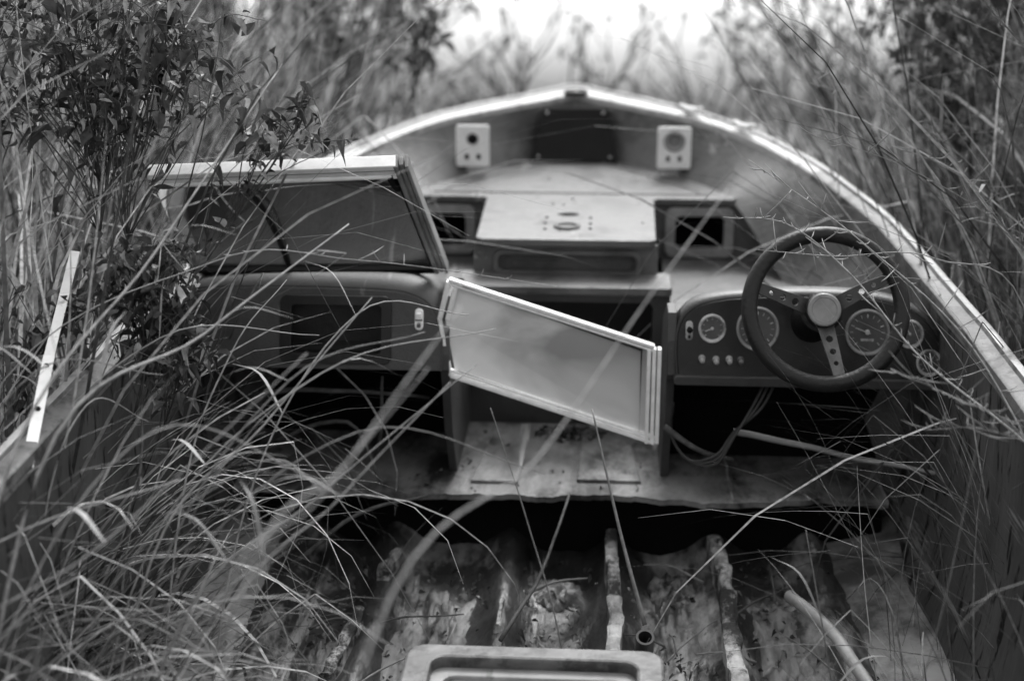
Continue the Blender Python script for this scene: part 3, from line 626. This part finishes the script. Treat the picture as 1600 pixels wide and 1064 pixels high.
def shrub(roots,clusters,label,name='leafy_shrub',size=(.016,.036),tones=(.015,.09),hi=.12,twr=.0014,droop=0):
    c=bw(roots); c=Vector((c.x,c.y,GZ))
    th=empty(name,loc=c); tag(th,label,'shrub','shrubs around the boat')
    st=MB(); lf=MB()
    for (cc,er,nt,nl) in clusters:
        C=bw(cc); C-=c
        mid=C*.5+Vector((random.uniform(-.2,.2),random.uniform(-.2,.2),.1)); m3=C*.8+Vector((random.uniform(-.12,.12),random.uniform(-.12,.12),0))
        trunk=cr([Vector((random.uniform(-.04,.04),random.uniform(-.04,.04),0)),mid,m3,C],6)
        st.tube(trunk,[twr*2.2*(1.2-.8*i/len(trunk)) for i in range(len(trunk))],0,6)
        for k in range(nt):
            a=trunk[random.randint(int(len(trunk)*.6),len(trunk)-1)]
            while True:
                u=Vector((random.uniform(-1,1),random.uniform(-1,1),random.uniform(-1,1)))
                if u.length<1: break
            e=C+Vector((u.x*er[0],u.y*er[1],u.z*er[2]))
            m=(a+e)/2+Vector((random.uniform(-.3,.3)*er[0],random.uniform(-.3,.3)*er[1],random.uniform(0,.6)*er[2]+droop))
            pp=cr([a,m,e],5); n=len(pp); st.tube(pp,[twr*(1.2-.8*i/n) for i in range(n)],0,4)
            for j in range(nl):
                q=pp[random.randint(2,n-1)]; dd=Vector((random.uniform(-1,1),random.uniform(-1,1),random.uniform(-1,.6)))
                if dd.length<.1: continue
                q2=q+dd*random.uniform(.002,.018)
                tone=random.uniform(*tones) if random.random()>hi else random.uniform(.2,.45)  # some leaves paler: dry ones, and highlights put into the tone
                leaf(lf,q2,dd,random.uniform(*size)*random.choice([.6,.8,1,1.6]),tone)
    st.make('stem',m_twig,th,smooth=True); lf.make('foliage',m_leaf,th,tone=True)
    return th
shrub((-1.25,3.0,0),[((-.98,2.85,1.07),(.30,.25,.19),66,13),((-1.25,2.9,1.15),(.35,.3,.3),48,12),((-.74,2.85,1.06),(.24,.18,.15),38,12),((-.54,2.88,.91),(.17,.08,.06),16,10)],'dark leafy bramble drooping over the boat side',size=(.014,.036),droop=.04)
shrub((-1.1,2.6,0),[((-.76,2.56,.71),(.13,.12,.09),42,13),((-.70,2.55,.58),(.12,.1,.07),22,11),((-.95,2.6,.60),(.12,.12,.09),22,11)],'curled dark-leaved shrub hanging before the windshield',size=(.013,.034))
shrub((-1.1,6.0,0),[((-.62,5.6,.85),(.18,.2,.2),24,9),((-1.0,5.9,1.05),(.3,.3,.35),26,10),((-1.6,5.6,1.0),(.3,.3,.35),26,10)],'dark leafy shrub among reeds beyond the bow',size=(.025,.055))
shrub((1.6,5.3,0),[((1.12,4.95,.92),(.16,.25,.22),24,9),((1.35,4.9,1.0),(.3,.3,.35),56,12),((1.6,4.4,1.0),(.3,.3,.3),40,11),((1.2,4.6,.72),(.2,.3,.2),24,10)],'dark leafy shrub beside the bow',size=(.02,.05))
shrub((2.0,4.0,0),[((1.55,3.7,.9),(.25,.3,.3),34,10),((1.9,4.0,.8),(.3,.3,.4),30,10),((1.35,3.9,.75),(.15,.3,.2),24,9)],'dark leafy shrub beside the bow',size=(.018,.045))
def bare(x,y,h,seed,r0=.020,nst=5,lf_n=3):
    random.seed(seed); th=empty('bare_shrub',loc=(x,y,GZ)); tag(th,'bare twiggy shrub against the bright sky','shrub','bare shrubs beyond the bow')
    st=MB(); lf=MB()
    def grow(p,d,L,r,lv):
        q=p+d*L; m=(p+q)/2+Vector((random.uniform(-1,1),random.uniform(-1,1),0))*L*.08
        st.tube([p,m,q],[r,r*.85,r*.7],0,4,caps=False)
        if lv==0:
            for _ in range(lf_n): leaf(lf,q,Vector((random.uniform(-1,1),random.uniform(-1,1),random.uniform(-1,1))),random.uniform(.04,.09),random.uniform(.06,.3))
            return
        for _ in range(3 if nst>4 else 2):
            nd=(d+Vector((random.uniform(-1,1),random.uniform(-1,1),random.uniform(-.3,.6)))*.62).normalized(); grow(m.lerp(q,random.uniform(.2,1)),nd,L*random.uniform(.6,.85),r*.68,lv-1)
    for _ in range(nst): grow(Vector((random.uniform(-.2,.2),random.uniform(-.1,.1),0)),Vector((random.uniform(-.45,.45),random.uniform(-.3,.3),1)).normalized(),h*.38,r0,4)
    st.make('stem',m_twig,th); lf.make('foliage',m_leaf,th,tone=True)
for k,(x,y,h) in enumerate([(-2.6,8.5,2.8),(-1.75,8.5,2.8),(2.2,9,2.6),(2.9,8.5,2.8),(3.6,8,2.8)]): bare(x,y,h,k+3)
for k,(x,y,h) in enumerate([(-.75,8.5,2.4),(-.2,9.5,2.3),(.35,8.5,2.2),(.9,9,2.3),(1.35,9.5,2.4)]): bare(x,y,h,k+30,.020,4,1)
random.seed(3)
mb=MB()
for k in range(3000):
    x=random.uniform(-.78,.78); y=random.uniform(2.2,3.12) if k%5 else random.uniform(3.15,3.6)
    z=-.185+.035*random.random() if y<3.12 else .003
    if abs(x)>.25 and y>3.12 and random.random()<.5: continue
    if y>3.12 and random.random()<.6: continue
    if noise.noise((x*4,y*3,1))<-.05 and random.random()<.7: continue
    leaf(mb,Vector((x,y,z)),Vector((random.uniform(-1,1),random.uniform(-1,1),random.uniform(-.1,.15))),random.uniform(.005,.02),random.choice([.02,.03,.05,.08,.18]),random.uniform(.5,1.8))
for k in range(160):
    a=random.uniform(0,6.3); r=random.random()**.7; leaf(mb,Vector((.03+.1*r*math.cos(a),3.52+.05*r*math.sin(a),.006)),Vector((random.uniform(-1,1),random.uniform(-1,1),.2)),random.uniform(.01,.02),random.choice([.02,.04,.1]),1.5)
for k in range(22):
    x=random.uniform(-.4,.4); y=random.uniform(3.8,4.75)
    if abs(x)>.22 and (y<4.3 or abs(x)>.42-(y-4.3)*.6): continue
    leaf(mb,Vector((x,y,.488)),Vector((random.uniform(-1,1),random.uniform(-1,1),.1)),random.uniform(.006,.014),random.choice([.03,.06,.1]),1.3)
o=mb.make('leaf_litter',m_leaf,place=M,tone=True); tag(o,'dead leaves scattered through the bilge','leaf litter',kind='stuff')

# ---------------- ground ----------------
mb=MB(); xs=[-400,-150,-60,-25]+[ -12+.6*i for i in range(41)]+[25,60,150,400]; ys=[-200,-60,-20,-8]+[-4+.6*i for i in range(41)]+[30,60,150,500]
for y in ys:
    for x in xs:
        e=GZ-.02+.05*noise.noise((x*.6,y*.6,0)) 
        bank=max(0,min(1,(y-2.6)/2.0))*max(0,1-abs(x)/1.4)*max(0,1-max(0,y-4.6)/1.5)*.3
        mb.v.append((x,y,e+bank-.03)); mb.t.append(.1)
nx=len(xs)
for j in range(len(ys)-1):
    for i in range(nx-1): a=j*nx+i; mb.f.append((a,a+1,a+nx+1,a+nx)); mb.m.append(0)
o=mb.make('ground',m_soil,smooth=True); o['kind']='structure'

# ---------------- world / light / camera ----------------
w=bpy.data.worlds.new('World'); sc.world=w; w.use_nodes=True; N=w.node_tree.nodes; L=w.node_tree.links
sky=N.new('ShaderNodeTexSky'); sky.sky_type='NISHITA'; sky.sun_disc=False; sky.sun_elevation=rad(60); sky.sun_rotation=rad(12); sky.dust_density=5; sky.air_density=1.5
bwn=N.new('ShaderNodeRGBToBW'); L.new(sky.outputs[0],bwn.inputs[0])
ml=N.new('ShaderNodeMath'); ml.operation='MULTIPLY'; ml.inputs[1].default_value=2.5; L.new(bwn.outputs[0],ml.inputs[0])
bg=N['Background']; L.new(ml.outputs[0],bg.inputs[0]); bg.inputs[1].default_value=.15
sl=bpy.data.lights.new('sun','SUN'); sl.energy=1.7; sl.angle=rad(14); so=bpy.data.objects.new('sun',sl); COL.objects.link(so)
az=rad(12); el=rad(60); sd=Vector((math.sin(az)*math.cos(el),math.cos(az)*math.cos(el),math.sin(el)))
so.rotation_euler=sd.to_track_quat('Z','Y').to_euler()
cam=bpy.data.cameras.new('camera'); co=bpy.data.objects.new('camera',cam); COL.objects.link(co)
cam.lens=50; cam.sensor_width=36; cam.clip_end=2000; cam.clip_start=.05
co.matrix_world=M@(Matrix.Translation((.09,0,1.41))@Matrix.Rotation(rad(3.6),4,'Z')@Matrix.Rotation(rad(72),4,'X'))
cam.dof.use_dof=True; cam.dof.focus_distance=2.85; cam.dof.aperture_fstop=1.7; cam.dof.aperture_blades=9
sc.camera=co
sc.view_settings.view_transform='Standard'; sc.view_settings.look='None'; sc.view_settings.exposure=0
